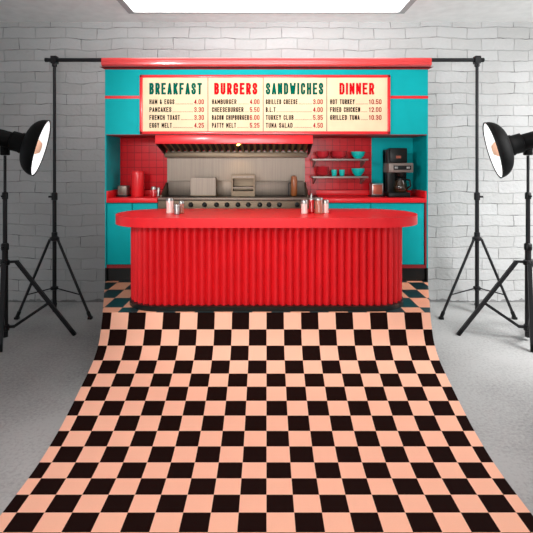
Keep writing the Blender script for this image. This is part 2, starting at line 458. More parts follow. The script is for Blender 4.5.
O_ = [(.25, 1), (.75, 1), (1, .86), (1, .14), (.75, 0), (.25, 0), (0, .14), (0, .86), (.25, 1)]
GL = {
 'A': [[(0, 0), (.5, 1), (1, 0)], [(.2, .27), (.8, .27)]],
 'B': [[(0, 0), (0, 1), (.65, 1), (.96, .86), (.96, .68), (.65, .53), (0, .53)], [(.65, .53), (1, .38), (1, .15), (.7, 0), (0, 0)]],
 'C': [[(1, .74), (1, .86), (.75, 1), (.25, 1), (0, .86), (0, .14), (.25, 0), (.75, 0), (1, .14), (1, .26)]],
 'D': [[(0, 0), (0, 1), (.65, 1), (1, .84), (1, .16), (.65, 0), (0, 0)]],
 'E': [[(1, 1), (0, 1), (0, 0), (1, 0)], [(0, .52), (.8, .52)]],
 'F': [[(1, 1), (0, 1), (0, 0)], [(0, .5), (.8, .5)]],
 'G': [[(1, .76), (1, .86), (.75, 1), (.25, 1), (0, .86), (0, .14), (.25, 0), (.75, 0), (1, .14), (1, .45), (.66, .45)]],
 'H': [[(0, 0), (0, 1)], [(1, 0), (1, 1)], [(0, .51), (1, .51)]],
 'I': [[(0, 0), (0, 1)]],
 'K': [[(0, 0), (0, 1)], [(1, 1), (.05, .4)], [(.35, .6), (1, 0)]],
 'L': [[(0, 1), (0, 0), (1, 0)]],
 'M': [[(0, 0), (0, 1), (.5, .3), (1, 1), (1, 0)]],
 'N': [[(0, 0), (0, 1), (1, 0), (1, 1)]],
 'O': [O_], '0': [O_],
 'P': [[(0, 0), (0, 1), (.7, 1), (1, .86), (1, .58), (.7, .44), (0, .44)]],
 'R': [[(0, 0), (0, 1), (.7, 1), (1, .86), (1, .61), (.7, .47), (0, .47)], [(.6, .47), (1, 0)]],
 'S': [[(1, .72), (1, .86), (.75, 1), (.25, 1), (0, .86), (0, .68), (1, .34), (1, .14), (.75, 0), (.25, 0), (0, .14), (0, .28)]],
 'T': [[(0, 1), (1, 1)], [(.5, 1), (.5, 0)]],
 'U': [[(0, 1), (0, .14), (.25, 0), (.75, 0), (1, .14), (1, 1)]],
 'W': [[(0, 1), (.25, 0), (.5, .75), (.75, 0), (1, 1)]],
 'Y': [[(0, 1), (.5, .45), (1, 1)], [(.5, .45), (.5, 0)]],
 '&': [[(1, 0), (.15, .72), (.15, .9), (.4, 1), (.68, .9), (.62, .7), (.02, .36), (.02, .14), (.3, 0), (.6, 0), (1, .42)]],
 '.': [[(0, 0), (0, .01)]],
 '1': [[(.15, .8), (.6, 1), (.6, 0)]],
 '2': [[(0, .72), (0, .86), (.25, 1), (.75, 1), (1, .86), (1, .64), (0, 0), (1, 0)]],
 '3': [[(0, .8), (.25, 1), (.75, 1), (1, .86), (1, .64), (.75, .52), (.4, .52)], [(.75, .52), (1, .38), (1, .14), (.75, 0), (.25, 0), (0, .2)]],
 '4': [[(.78, 0), (.78, 1), (0, .28), (1, .28)]],
 '5': [[(1, 1), (.05, 1), (0, .52), (.7, .6), (1, .46), (1, .14), (.75, 0), (.25, 0), (0, .18)]],
 '6': [[(1, .84), (.75, 1), (.25, 1), (0, .86), (0, .14), (.25, 0), (.75, 0), (1, .14), (1, .42), (.75, .57), (0, .5)]],
}
REL = {'M': 1.45, 'W': 1.6, 'I': 0, '.': 0, ' ': .45, '1': .7}
def text_obj(name, txt, xl, xr, zb, cap, m, parent, y, tk=.2):
    """condensed capitals drawn as strokes, one flat mesh per line of lettering"""
    n = len(txt); Wd = xr - xl; ne = sum(.5 if c in '. ' else 1 for c in txt)
    t = min(tk * cap, .36 * Wd / ne); gap = t * .7
    wc = (Wd - n * t - (n - 1) * gap) / sum(REL.get(c, 1) for c in txt)
    bm = B(); x = xl + t / 2
    def quad(p, q):
        d = (q - p)
        if d.length < 1e-7: d = Vector((0, 1))
        d = d.normalized(); nn = Vector((-d.y, d.x)) * t / 2
        bm.faces.new([bm.verts.new((v.x, y, v.y)) for v in (p - nn, q - nn, q + nn, p + nn)])
        return d
    for c in txt:
        w_ = REL.get(c, 1) * wc
        for st in GL.get(c, []):
            P = [Vector((x + a * w_, zb + t / 2 + b * (cap - t))) for a, b in st]
            closed = (P[0] - P[-1]).length < 1e-6
            for k in range(len(P) - 1):
                p, q = P[k].copy(), P[k + 1].copy(); d = (q - p).normalized() if (q - p).length > 1e-7 else Vector((0, 1))
                if k == 0 and not closed: p = p - d * t / 2
                if k == len(P) - 2 and not closed: q = q + d * t / 2
                quad(p, q)
            for k in range(len(P)):
                if closed or 0 < k < len(P) - 1:
                    a = P[k]; pv = P[k-1] if k else P[-2]; nx_ = P[k+1] if k < len(P) - 1 else P[1]
                    ang = (a - pv).angle(nx_ - a)
                    if abs(ang - PI/2) < .05:     # square corner
                        bm.faces.new([bm.verts.new((a.x + i * t/2, y, a.y + j * t/2)) for i, j in ((-1, -1), (1, -1), (1, 1), (-1, 1))])
                    else:
                        bm.faces.new([bm.verts.new((a.x + t/2 * math.cos(2*PI*j/10), y, a.y + t/2 * math.sin(2*PI*j/10))) for j in range(10)])
        x += w_ + t + gap
    for k, f in enumerate(list(bm.faces)):
        f.normal_update()
        if f.normal.y > 0: f.normal_flip()
        for v in f.verts: v.co.y -= k * 1.2e-5
    me = bpy.data.meshes.new(name); bm.to_mesh(me); bm.free(); me.materials.append(M[m])
    me.transform(Matrix.Translation(-ORIG[parent.name]))
    o = bpy.data.objects.new(name, me); C.objects.link(o); o.parent = parent
    return o

cols = [
 ('BREAKFAST', 'green_ink', (142.5, 208), (149.5, 202), (149.6, 204), [('HAM & EGGS', 174.5, '4.00'), ('PANCAKES', 171.5, '3.30'), ('FRENCH TOAST', 180, '3.30'), ('EGGY MELT', 172, '4.25')]),
 ('BURGERS', 'red_ink', (208, 263.2), (214.3, 257.3), (212, 259.5), [('HAMBURGER', 236.5, '4.00'), ('CHEESEBURGER', 243.5, '5.50'), ('BACON CHIPBURGER', 249, '6.00'), ('PATTY MELT', 236, '5.25')]),
 ('SANDWICHES', 'green_ink', (263.2, 326.7), (265.8, 323.2), (265.8, 322.7), [('GRILLED CHEESE', 297.5, '3.00'), ('B.L.T', 275.5, '4.00'), ('TURKEY CLUB', 293.5, '5.35'), ('TUNA SALAD', 292.5, '4.50')]),
 ('DINNER', 'red_ink', (326.7, 387.5), (339.3, 374), (330, 381.3), [('HOT TURKEY', 354.5, '10.50'), ('FRIED CHICKEN', 360, '12.00'), ('GRILLED TUNA', 359.5, '10.30')]),
]
for hd, ink, (u0, u1), (h0, h1), (i0, i1), items in cols:
    p = bx('menu_panel', 'cream', menu, mx(u0) + .002, mx(u1) - .002, MD - .004, FRONT - .012, mz(132), mz(77.5))
    text_obj('heading_lettering', hd, mx(h0), mx(h1), mz(94.6), mz(83) - mz(94.6), ink, p, MD - .006, .2)
    for k, (nm, e, pr) in enumerate(items):
        vb = 104.3 + 7.85 * k
        wch = 2.9 * len(pr.replace('.', '')) + 1.0
        cap = mz(0) - mz(4.9)
        text_obj('item_lettering', nm, mx(i0), mx(e), mz(vb), cap, 'black_ink', p, MD - .006, .168)
        text_obj('price_lettering', pr, mx(i1 - wch), mx(i1), mz(vb), cap, 'price_ink', p, MD - .006, .16)
        dots = B(); u = e + 1.2
        while u < i1 - wch - 1.2:
            box(dots, mx(u), mx(u + .55), MD - .0055, MD - .0035, mz(vb), mz(vb - .6)); u += 1.05
        obj('dotted_leader', dots, 'dot_ink', p, smooth=0)
for u in (208, 263.2, 326.7):
    bx('panel_seam', 'line_ink', menu, mx(u) - .004, mx(u) + .004, MD - .0045, MD + .002, mz(131.8), mz(77.6))

# ------------------------------------------------------------------ base cabinets, worktop, range
ZW = Z(198, FRONT)
wt = .044
def cabinet(label, u0, u1, seams, edge_side):
    x0, x1 = max(X(u0, FRONT), -KX + t + .002), min(X(u1, FRONT), KX - t - .002)
    r = empty('base_cabinet', ((x0 + x1)/2, 4.4, SZ), label, 'cabinet')
    bx('carcass', 'teal', r, x0, x1, FRONT + .024, BACK - .002, Z(268.2, FRONT), ZW - wt - .002)
    bx('toe_kick', 'black', r, x0, x1, FRONT + .03, BACK - .01, SZ + .001, Z(268.2, FRONT))
    bx('bottom_trim', 'dark_red', r, x0, x1, FRONT + .002, FRONT + .03, Z(268.2, FRONT), Z(265.0, FRONT))
    for a, b in seams:
        bx('door', 'teal', r, max(X(a, FRONT), x0) + .004, min(X(b, FRONT), x1) - .004, FRONT + .004, FRONT + .023, Z(264.6, FRONT), ZW - wt - .008, bev=.003)
    return r, x0, x1
c1, _, _ = cabinet('teal base cabinet under the left worktop beside the range, behind the red counter', 105, 157.6, [(105, 132), (132, 157.6)], -1)
c2, ca, cb = cabinet('teal base cabinet under the coffee maker on the right, behind the red counter', 321, 428, [(321, 371), (371, 424.5)], 1)
bx('stile', 'dark_red', c2, X(424.8, FRONT), X(426.6, FRONT), FRONT, FRONT + .022, Z(264.8, FRONT), ZW - wt)

def worktop(label, x0, x1, lip):
    r = empty('worktop', ((x0 + x1)/2, 4.4, ZW - wt), label, 'worktop')
    bx('slab', 'red_top', r, x0, x1, FRONT - .012, BACK - .002, ZW - wt, ZW, bev=.006)
    bx('back_lip', 'red_top', r, x0, x1, BACK - .018, BACK - .002, ZW, ZW + .05, bev=.003)
    a, b = (x0, x0 + .018) if lip < 0 else (x1 - .018, x1)
    bx('end_lip', 'red_top', r, a, b, FRONT - .008, BACK - .018, ZW, ZW + .065, bev=.003)
worktop('glossy red worktop along the left, holding the red canister', -KX + t + .002, -1.0168, -1)
worktop('glossy red worktop along the right, holding the coffee maker', X(321, FRONT), KX - t - .002, 1)

rx0, rx1 = -1.0150, X(320.5, FRONT)
rg = empty('griddle_range', ((rx0 + rx1)/2, 4.4, SZ), 'stainless steel griddle range with a row of black knobs under the red hood', 'range')
bx('body', 'steel', rg, rx0, rx1, FRONT + .03, BACK - .002, SZ + .08, ZW - .09)
bx('kick', 'black', rg, rx0, rx1, FRONT + .05, BACK - .02, SZ + .001, SZ + .08)
cp_ = bx('control_panel', 'brass_steel', rg, rx0, rx1, FRONT + .004, BACK - .002, ZW - .2, ZW - .025, bev=.004)
bx('front_rail', 'steel', rg, rx0, rx1, FRONT - .008, FRONT + .07, ZW - .024, ZW + .004, bev=.006)
bx('griddle_plate', 'griddle', rg, rx0 + .01, rx1 - .01, FRONT + .07, BACK - .06, ZW - .025, ZW + .0035)
for u in (190.7, 204.5, 216.5, 227, 238, 248.3, 259.8, 269, 279.4, 297.3):
    bm = B(); m4 = Matrix.Translation((X(u, FRONT), FRONT + .004, Z(204.7, FRONT))) @ Matrix.Rotation(PI/2, 4, 'X')
    lathe(bm, [(.023, 0), (.023, .006), (.018, .008), (.016, .028), (.012, .031)], seg=20, mtx=m4)
    box(bm, X(u, FRONT) - .003, X(u, FRONT) + .003, FRONT - .03, FRONT - .026, Z(204.7, FRONT) - .014, Z(204.7, FRONT) + .014)
    obj('knob', bm, 'plastic_black', rg)
bx0, bx1 = X(167, BACK - .02), X(305, BACK - .02)
bx('steel_backsplash', 'steel', rg, bx0, bx1, BACK - .012, BACK - .002, ZW, Z(151, BACK - .02))
bx('back_ledge', 'steel', rg, bx0 + .02, bx1 - .02, BACK - .06, BACK - .012, ZW, Z(181, BACK - .06), bev=.004)
for s, xx in ((-1, bx0), (1, bx1)):
    bm = B()
    pr = [(FRONT + .1, ZW), (BACK - .012, ZW), (BACK - .012, ZW + .13), (BACK - .08, ZW + .13), (FRONT + .1, ZW + .02)]
    prism_x(bm, pr, xx - (.001 if s < 0 else .006), xx + (.011 if s < 0 else .006)); obj('side_splash', bm, 'brass_steel', rg, smooth=0)

# ------------------------------------------------------------------ hood
hd0 = FRONT - .02
hx0, hx1 = X(155, hd0), X(313, hd0)
ZH = ZS - .007
hood = empty('range_hood', ((hx0 + hx1)/2, 4.4, ZH), 'red fronted range hood with ribbed metal filters over the griddle range', 'range hood')
zhb = Z(143.8, hd0)
bx('front_band', 'red', hood, hx0, hx1, hd0, hd0 + .02, zhb, ZH, bev=.003)
for s in (-1, 1):
    xx = hx0 if s < 0 else hx1
    bm = B(); prism_x(bm, [(hd0 + .02, zhb), (BACK - .03, Z(155, BACK)), (BACK - .03, ZH), (hd0 + .02, ZH)], xx - (0 if s < 0 else .012), xx + (.012 if s < 0 else 0))
    obj('end_panel', bm, 'hood_dark', hood, smooth=0)
bm = B(); nb = 23
fa, fb = (hd0 + .035, zhb + .006), (BACK - .075, Z(152.2, BACK - .075))
xa, xb = X(161, 4.3), X(309, 4.3)
pa, pb = [], []
for k in range(nb * 4 + 1):
    x = xa + (xb - xa) * k / (nb * 4); dz = (.022, .022, 0, 0)[k % 4]
    pa.append(bm.verts.new((x, fa[0], fa[1] + dz))); pb.append(bm.verts.new((x, fb[0], fb[1] + dz)))
for k in range(nb * 4): bm.faces.new((pa[k], pa[k+1], pb[k+1], pb[k]))
bf = obj('baffle_filter', bm, 'baffle', hood, smooth=0); bf.data.materials.append(M['hood_dark'])
for k, p_ in enumerate(bf.data.polygons): p_.material_index = 1 if k % 4 in (0, 3) else 0  # recessed faces coloured dark, shade of the gaps put into the material
bx('hood_lining', 'hood_dark', hood, hx0 + .013, hx1 - .013, hd0 + .021, BACK - .03, zhb + .035, ZH - .001)
bx('drip_rail', 'brass_steel', hood, X(165, BACK - .05), X(307, BACK - .05), BACK - .075, BACK - .016, Z(157.5, BACK - .07), Z(152.5, BACK - .07), bev=.004)
bm = B(); lathe(bm, [(.0, zhb - .012), (.014, zhb - .01), (.02, zhb - .001), (.02, zhb + .012)], X(238, 4.3), 4.3, 20, cap=False)
obj('bulb', bm, 'bulb', hood)

# ------------------------------------------------------------------ things on the range
def S(cx_, cy_, name, label, cat, z=ZW, group=None):
    return empty(name, (cx_, cy_, z), label, cat, group)
d = 4.42; zg = ZW + .0055
r = S(X(204, d), d, 'griddle_cover', 'plain pale steel box cover standing on the left of the griddle range', 'griddle cover', zg)
bm = B(); w = 12.4 * d / F
pr = [(d - .07, zg), (d + .07, zg), (d + .055, Z(177.5, d)), (d - .055, Z(177.5, d))]
prism_x(bm, pr, X(204, d) - w, X(204, d) + w); 
bmesh.ops.bevel(bm, geom=list(bm.edges), offset=.007, segments=2, affect='EDGES')
obj('shell', bm, 'steel', r)
bx('base_flange', 'brass_steel', r, X(204, d) - w - .006, X(204, d) + w + .006, d - .078, d + .078, zg, zg + .012, bev=.003)
r = S(X(243.5, d), d, 'warming_rack', 'brassy steel box with two open shelves at the middle of the range', 'warming rack', zg)
w = 11.5 * d / F; zt2 = Z(174.8, d); xm = X(243.5, d)
bm = B()
box(bm, xm - w, xm - w + .014, d - .08, d + .08, zg, zt2); box(bm, xm + w - .014, xm + w, d - .08, d + .08, zg, zt2)
xi = w - .0141
box(bm, xm - xi, xm + xi, d + .066, d + .0795, zg + .0505, zt2 - .0355)
box(bm, xm - xi, xm + xi, d - .0795, d + .0795, zt2 - .035, zt2 - .0005); box(bm, xm - xi, xm + xi, d - .0795, d + .0795, zg + .0005, zg + .05)
obj('case', bm, 'brass_steel', r, smooth=0)
bx('shelf', 'steel', r, xm - w + .014, xm + w - .014, d - .085, d + .066, Z(188, d), Z(186.6, d))
bx('top_tray', 'steel', r, xm - w + .01, xm + w - .01, d - .086, d - .078, zt2 - .028, zt2 - .008)
r = S(X(294, d), d, 'pepper_mill', 'tall brown wooden pepper mill at the right end of the range', 'pepper mill', zg)
h = Z(175.5, d) - zg; rr = 3.1 * d / F
bm = B(); lathe(bm, [(rr*.8, zg), (rr, zg + .01), (rr, zg + h*.8), (rr*.92, zg + h*.84)], X(294, d), d, 24); obj('body', bm, 'wood', r)
bm = B(); lathe(bm, [(rr*.9, zg + h*.845), (rr*.98, zg + h*.88), (rr*.8, zg + h*.96), (rr*.3, zg + h), (.002, zg + h)], X(294, d), d, 24); obj('head', bm, 'wood', r)
bm = B(); tube(bm, (X(288.6, d), d, zg), (X(288.6, d), d, Z(183, d)), .005); tube(bm, (X(288.6, d), d, Z(183, d)), (X(291.5, d), d, Z(183, d)), .005)
obj('wire_handle', bm, 'stand', r)

ZR = ZW; ZW = ZW + .001
# ------------------------------------------------------------------ left worktop things
d = 4.42
def napkin_dispenser(u0, u1, v0, label, front_m, d=4.42, rot=0, case_m='chrome'):
    x0, x1 = X(u0, d), X(u1, d); z1 = Z(v0, d)
    xm = (x0 + x1) / 2; dep = .055
    r = empty('napkin_dispenser', (xm, d, ZW), label, 'napkin dispenser')
    bx('base', 'plastic_black', r, x0 - .012, x1 + .012, d - dep - .012, d + dep + .012, ZW, ZW + .012, bev=.003)
    bx('case', case_m, r, x0, x1, d - dep, d + dep, ZW + .012, z1, bev=.008)
    bx('face_plate', front_m, r, x0 + .012, x1 - .012, d - dep - .003, d - dep + .004, ZW + .028, z1 - .014, bev=.001)
    r.rotation_euler.z = rot
    return r
napkin_dispenser(119.3, 128.3, 185.5, 'small grey metal napkin dispenser left of the red canister', 'steel', case_m='grey_panel')
r = S(X(137.7, d), d, 'canister', 'tall glossy red canister with a lid on the left worktop', 'canister')
h = Z(171, d) - ZW; rr = 6.3 * d / F; xm = X(137.7, d)
bm = B(); lathe(bm, [(rr*.95, ZW), (rr, ZW + .008), (rr, ZW + h*.88)], xm, d, 40); obj('body', bm, 'red', r)
bm = B(); lathe(bm, [(rr*1.03, ZW + h*.885), (rr*1.03, ZW + h*.97), (rr*.95, ZW + h), (.002, ZW + h)], xm, d, 40); obj('lid', bm, 'red', r)

def shaker(u, v0, v1, hw, d, z0, label, body_m, lid_m='chrome', lidf=.22, nozzle=False, group=None, band=False):
    xm = X(u, d); z1 = Z(v0, d); h = z1 - z0; rr = hw * d / F
    r = empty('condiment_shaker', (xm, d, z0), label, 'shaker', group)
    zl = z1 - h * lidf
    bm = B(); lathe(bm, [(rr*.86, z0), (rr*.95, z0 + h*.03), (rr*.95, z0 + h*.1), (rr*.9, z0 + h*.3), (rr*.93, zl - h*.04), (rr*.85, zl)], xm, d, 28)
    obj('jar', bm, body_m, r)
    bm = B(); lathe(bm, [(rr*1.0, zl), (rr*1.0, zl + h*lidf*.6), (rr*.85, z1 - h*lidf*.12), (rr*.4, z1), (.0015, z1)], xm, d, 28)
    o = obj('lid', bm, lid_m, r)
    if nozzle:
        bm = B(); lathe(bm, [(rr*.35, z1 - .004), (rr*.22, z1 + .02), (rr*.15, z1 + .034)], xm, d, 16); obj('nozzle', bm, lid_m, r)
    if band:
        bm = B(); lathe(bm, [(rr*1.0, z0 + .0), (rr*1.0, z0 + h*.1), (rr*.95, z0 + h*.11)], xm, d, 28); obj('base_ring', bm, lid_m, r)
    return r
shaker(153.6, 186.3, 197, 2.6, 4.36, ZW, 'shiny red and silver shaker on left worktop beside the range', 'ketchup', lidf=.3)
shaker(158.4, 187.3, 197, 1.7, 4.40, ZW, 'slim steel shaker on left worktop next to the range edge', 'chrome', lidf=.25)

# ------------------------------------------------------------------ right worktop things
napkin_dispenser(370.6, 382, 183.2, 'copper faced napkin dispenser with silver side left of the coffee maker', 'copper', d=4.40, rot=0)
d = 4.38
cm = S(X(400, d), d, 'coffee_maker', 'black drip coffee maker with glass carafe on the right worktop', 'coffee maker')
cx0, cx1 = X(384.6, d), X(411.5, d)
fy = d - .12; by = d + .12
bx('base', 'plastic_black', cm, X(388.8, fy), X(410.5, fy), fy, by, ZW, Z(192.6, fy), bev=.006)
bx('column', 'plastic_dark', cm, X(386, d), X(394, d), d - .05, by, ZW, Z(149.5, d), bev=.006)
bx('rear_tower', 'plastic_dark', cm, X(386, d), X(407.5, d), d + .03, by, ZW + .03, Z(150.5, d), bev=.006)
bx('water_tank', 'plastic_dark', cm, X(389.5, d-.05), X(406.8, d-.05), d - .07, d + .03, Z(163, d), Z(148.3, d), bev=.008)
ph = bx('brew_head', 'grey_panel', cm, X(388.6, fy), X(413.2, fy), fy - .005, by - .04, Z(172.5, fy), Z(163, fy), bev=.006)
bx('control_strip', 'plastic_black', ph, X(393.4, fy), X(411, fy), fy - .009, fy - .002, Z(169.8, fy), Z(165.6, fy), bev=.002)
for u in (396, 408):
    bx('button', 'chrome', ph, X(u - 1.6, fy), X(u + 1.6, fy), fy - .013, fy - .008, Z(168.7, fy), Z(166.6, fy), bev=.001)
bx('badge', 'copper', cm, X(396.2, d - .07), X(401, d - .07), d - .073, d - .068, Z(158.3, d - .07), Z(155.8, d - .07))
bm = B(); xm = X(399, d); cy = d - .045; zf = Z(172.5, d)
lathe(bm, [(.025, zf - .05), (.055, zf - .01), (.055, zf)], xm, cy, 24); obj('filter_basket', bm, 'plastic_dark', cm)
zb_ = Z(192.6, fy) + .002
bm = B(); rc = .068
lathe(bm, [(rc*.8, zb_), (rc*.95, zb_ + .012), (rc*1.0, zb_ + .045), (rc*.9, zb_ + .08), (rc*.62, zb_ + .112), (rc*.6, zb_ + .12)], xm, cy, 32)
ca_ = obj('carafe', bm, 'coffee_glass', cm)
bm = B(); lathe(bm, [(rc*.66, zb_ + .118), (rc*.66, zb_ + .13), (.01, zb_ + .135)], xm, cy, 32); obj('carafe_lid', bm, 'plastic_black', ca_)
bm = B(); hp = [(xm + .035, cy - .045, zb_ + .122), (xm + .065, cy - .08, zb_ + .115), (xm + .07, cy - .085, zb_ + .06), (xm + .045, cy - .055, zb_ + .035)]
for p, q in zip(hp, hp[1:]): tube(bm, p, q, .008)
obj('carafe_handle', bm, 'plastic_black', ca_)

# ------------------------------------------------------------------ wall shelves with bowls
SD = 4.47
def shelf(v, label, dz):
    zt_ = Z(v, SD - .1)
    r = empty('wall_shelf', (X(340, SD), BACK, zt_), label, 'shelf')
    bx('board', 'shelf_metal', r, X(312.5, SD - .1), X(368.5, SD - .1), SD - .1, BACK - .002, zt_ - .02, zt_ - .001, bev=.003)
    for u in (315, 364.5):
        bm = B(); x = X(u, SD - .05)
        prism_x(bm, [(BACK - .002, zt_ - .02), (SD - .06, zt_ - .02), (SD - .05, zt_ - .034), (BACK - .02, zt_ - dz), (BACK - .002, zt_ - dz)], x - .007, x + .007)
        obj('bracket', bm, 'shelf_metal', r, smooth=0)
    return zt_
zu = shelf(158.6, 'upper grey metal wall shelf carrying red bowls and a teal bowl', .085)
zl = shelf(176.2, 'lower grey metal wall shelf carrying red plates, teal cups and bowl', .085)
BD = 4.46
def bowl_bm(rr, h, z0, xm, y):
    bm = B()
    lathe(bm, [(rr*.45, z0), (rr*.5, z0 + h*.08), (rr*.78, z0 + h*.35), (rr*.95, z0 + h*.7), (rr, z0 + h), (rr*.95, z0 + h),
               (rr*.88, z0 + h*.7), (rr*.7, z0 + h*.38), (rr*.3, z0 + h*.16)], xm, y, 36)
    return bm
def bowl(u, hw, z0, h, m, label, group=None, name='bowl', cat='bowl'):
    xm = X(u, BD); rr = hw * BD / F
    o = obj(name, bowl_bm(rr, h, 0, 0, 0), m); o.location = (xm, BD, z0)
    tag(o, label, cat, group); return o
hb = Z(0, BD) - Z(7.2, BD)
g = 'stacked red bowls on the upper shelf'
for u, hw, nm in ((322.5, 6.6, 'left'), (339, 7.8, 'middle')):
    n = 2
    for k in range(n):
        which = ('lower', 'upper')[k]
        place = 'leftmost stack' if nm == 'left' else 'stack next to the teal bowl'
        bowl(u, hw, zu + k * .024, .05, 'bowl_red', f'{which} red bowl of the {place} on the upper wall shelf', g)
bowl(358, 7, zu, .07, 'bowl_teal', 'teal bowl at the right end of the upper wall shelf', 'teal bowls')
bowl(358, 6.6, zl, .075, 'bowl_teal', 'teal bowl at the right end of the lower wall shelf', 'teal bowls')
for k, w_ in enumerate(('bottom', 'second from bottom', 'third from bottom', 'top')):
    bowl(322.5, 6.8 - .1*k, zl + k * .02, .034, 'bowl_red', f'{w_} red dish of the stack on the lower wall shelf' , 'stacked red dishes on the lower shelf', name='dish', cat='dish')
for u, w_ in ((334.2, 'teal cup nearer the stack of red dishes on the lower shelf'), (342, 'teal cup nearer the teal bowl on the lower shelf')):
    rr = 2.9 * BD / F; hh = .062
    bm = B(); lathe(bm, [(rr*.7, 0), (rr*.78, .004), (rr*.95, hh*.6), (rr, hh), (rr*.9, hh), (rr*.84, hh*.6), (rr*.5, .01)], 0, 0, 28)
    o = obj('cup', bm, 'bowl_teal'); o.location = (X(u, BD), BD, zl); tag(o, w_, 'cup', 'teal cups')

# ------------------------------------------------------------------ the red fluted counter
TOPZ = 1.208; TB = 1.137
ct = empty('diner_counter', (0, 3.7, SZ), 'large red fluted diner counter with rounded glossy red top and black plinth', 'counter')
bm = B(); hw = 1.214; y0_, y1_ = 3.31, 4.05
out = rounded_rect(-hw, hw, y0_, y1_, (y1_ - y0_)/2 - .002, 24)
a, b = prism_z(bm, out, TB, TOPZ)
es = [e for e in bm.edges if abs(e.verts[0].co.z - e.verts[1].co.z) < 1e-6]
bmesh.ops.bevel(bm, geom=es, offset=.012, segments=3, affect='EDGES')
obj('countertop', bm, 'red_top', ct, smooth=45)
# fluted body
hx = 1.076; fy0, fy1 = 3.38, 3.97; rad = .26
base = rounded_rect(-hx, hx, fy0, fy1, rad, 30)
per = [0]
for i in range(len(base)): per.append(per[-1] + math.dist(base[i], base[(i+1) % len(base)]))
L = per[-1]; nfl = round(L / .0555); spf = 10; N = nfl * spf; pts = []
j = 0
def at_len(s):
    s %= L
    for i in range(len(base)):
        if per[i] <= s <= per[i+1]:
            f = (s - per[i]) / max(per[i+1] - per[i], 1e-9); p, q = base[i], base[(i+1) % len(base)]
            return Vector((p[0] + (q[0]-p[0])*f, p[1] + (q[1]-p[1])*f))
    return Vector(base[0])
for k in range(N):
    s = L * k / N
    p = at_len(s); tn = (at_len(s + .004) - at_len(s - .004)).normalized()
    nr = Vector((tn.y, -tn.x))
    pts.append(tuple(p + nr * (.034 * abs(math.sin(PI * k / spf)) - .024)))
bm = B(); prism_z(bm, pts, SZ + .038, TB); obj('fluted_body', bm, 'red_flute', ct, smooth=50)
bm = B(); prism_z(bm, rounded_rect(-hx - .012, hx + .012, fy0 - .034, fy1 + .01, rad + .012, 20), SZ, SZ + .038)
es = [e for e in bm.edges if min(v.co.z for v in e.verts) > SZ + .04]
bmesh.ops.bevel(bm, geom=es, offset=.008, segments=2, affect='EDGES')
obj('plinth', bm, 'black', ct, smooth=45)

# shakers on the counter
def cd(v): return F * (H - TOPZ) / (v - HY)
shaker(170, 197.5, 0, 3.9, cd(213.2), TOPZ, 'largest white filled shaker of the left trio on the red countertop', 'salt', lidf=.2)
shaker(177, 203.5, 0, 3.1, cd(214.6), TOPZ, 'smallest steel shaker in front of the left trio on the countertop', 'chrome', lidf=.3)
shaker(181.5, 200.4, 0, 2.8, cd(213.4), TOPZ, 'slim spice shaker at right of the left trio on the countertop', 'cinnamon', lidf=.25)
shaker(304.3, 199.3, 0, 3.5, cd(213.8), TOPZ, 'white salt shaker with silver lid, leftmost of the four on the countertop', 'salt', lidf=.28)
shaker(311.4, 197.6, 0, 3.0, cd(213.0), TOPZ, 'red ketchup bottle with silver nozzle among the four on the countertop', 'ketchup', lidf=.14, nozzle=True)
shaker(318.8, 197.2, 0, 4.2, cd(213.4), TOPZ, 'largest brown spice shaker with silver lid among the four on the countertop', 'cinnamon', lidf=.18)
shaker(325.6, 199.4, 0, 3.2, cd(213.0), TOPZ, 'pale pink shaker, rightmost of the four on the countertop', 'salt', lidf=.28)

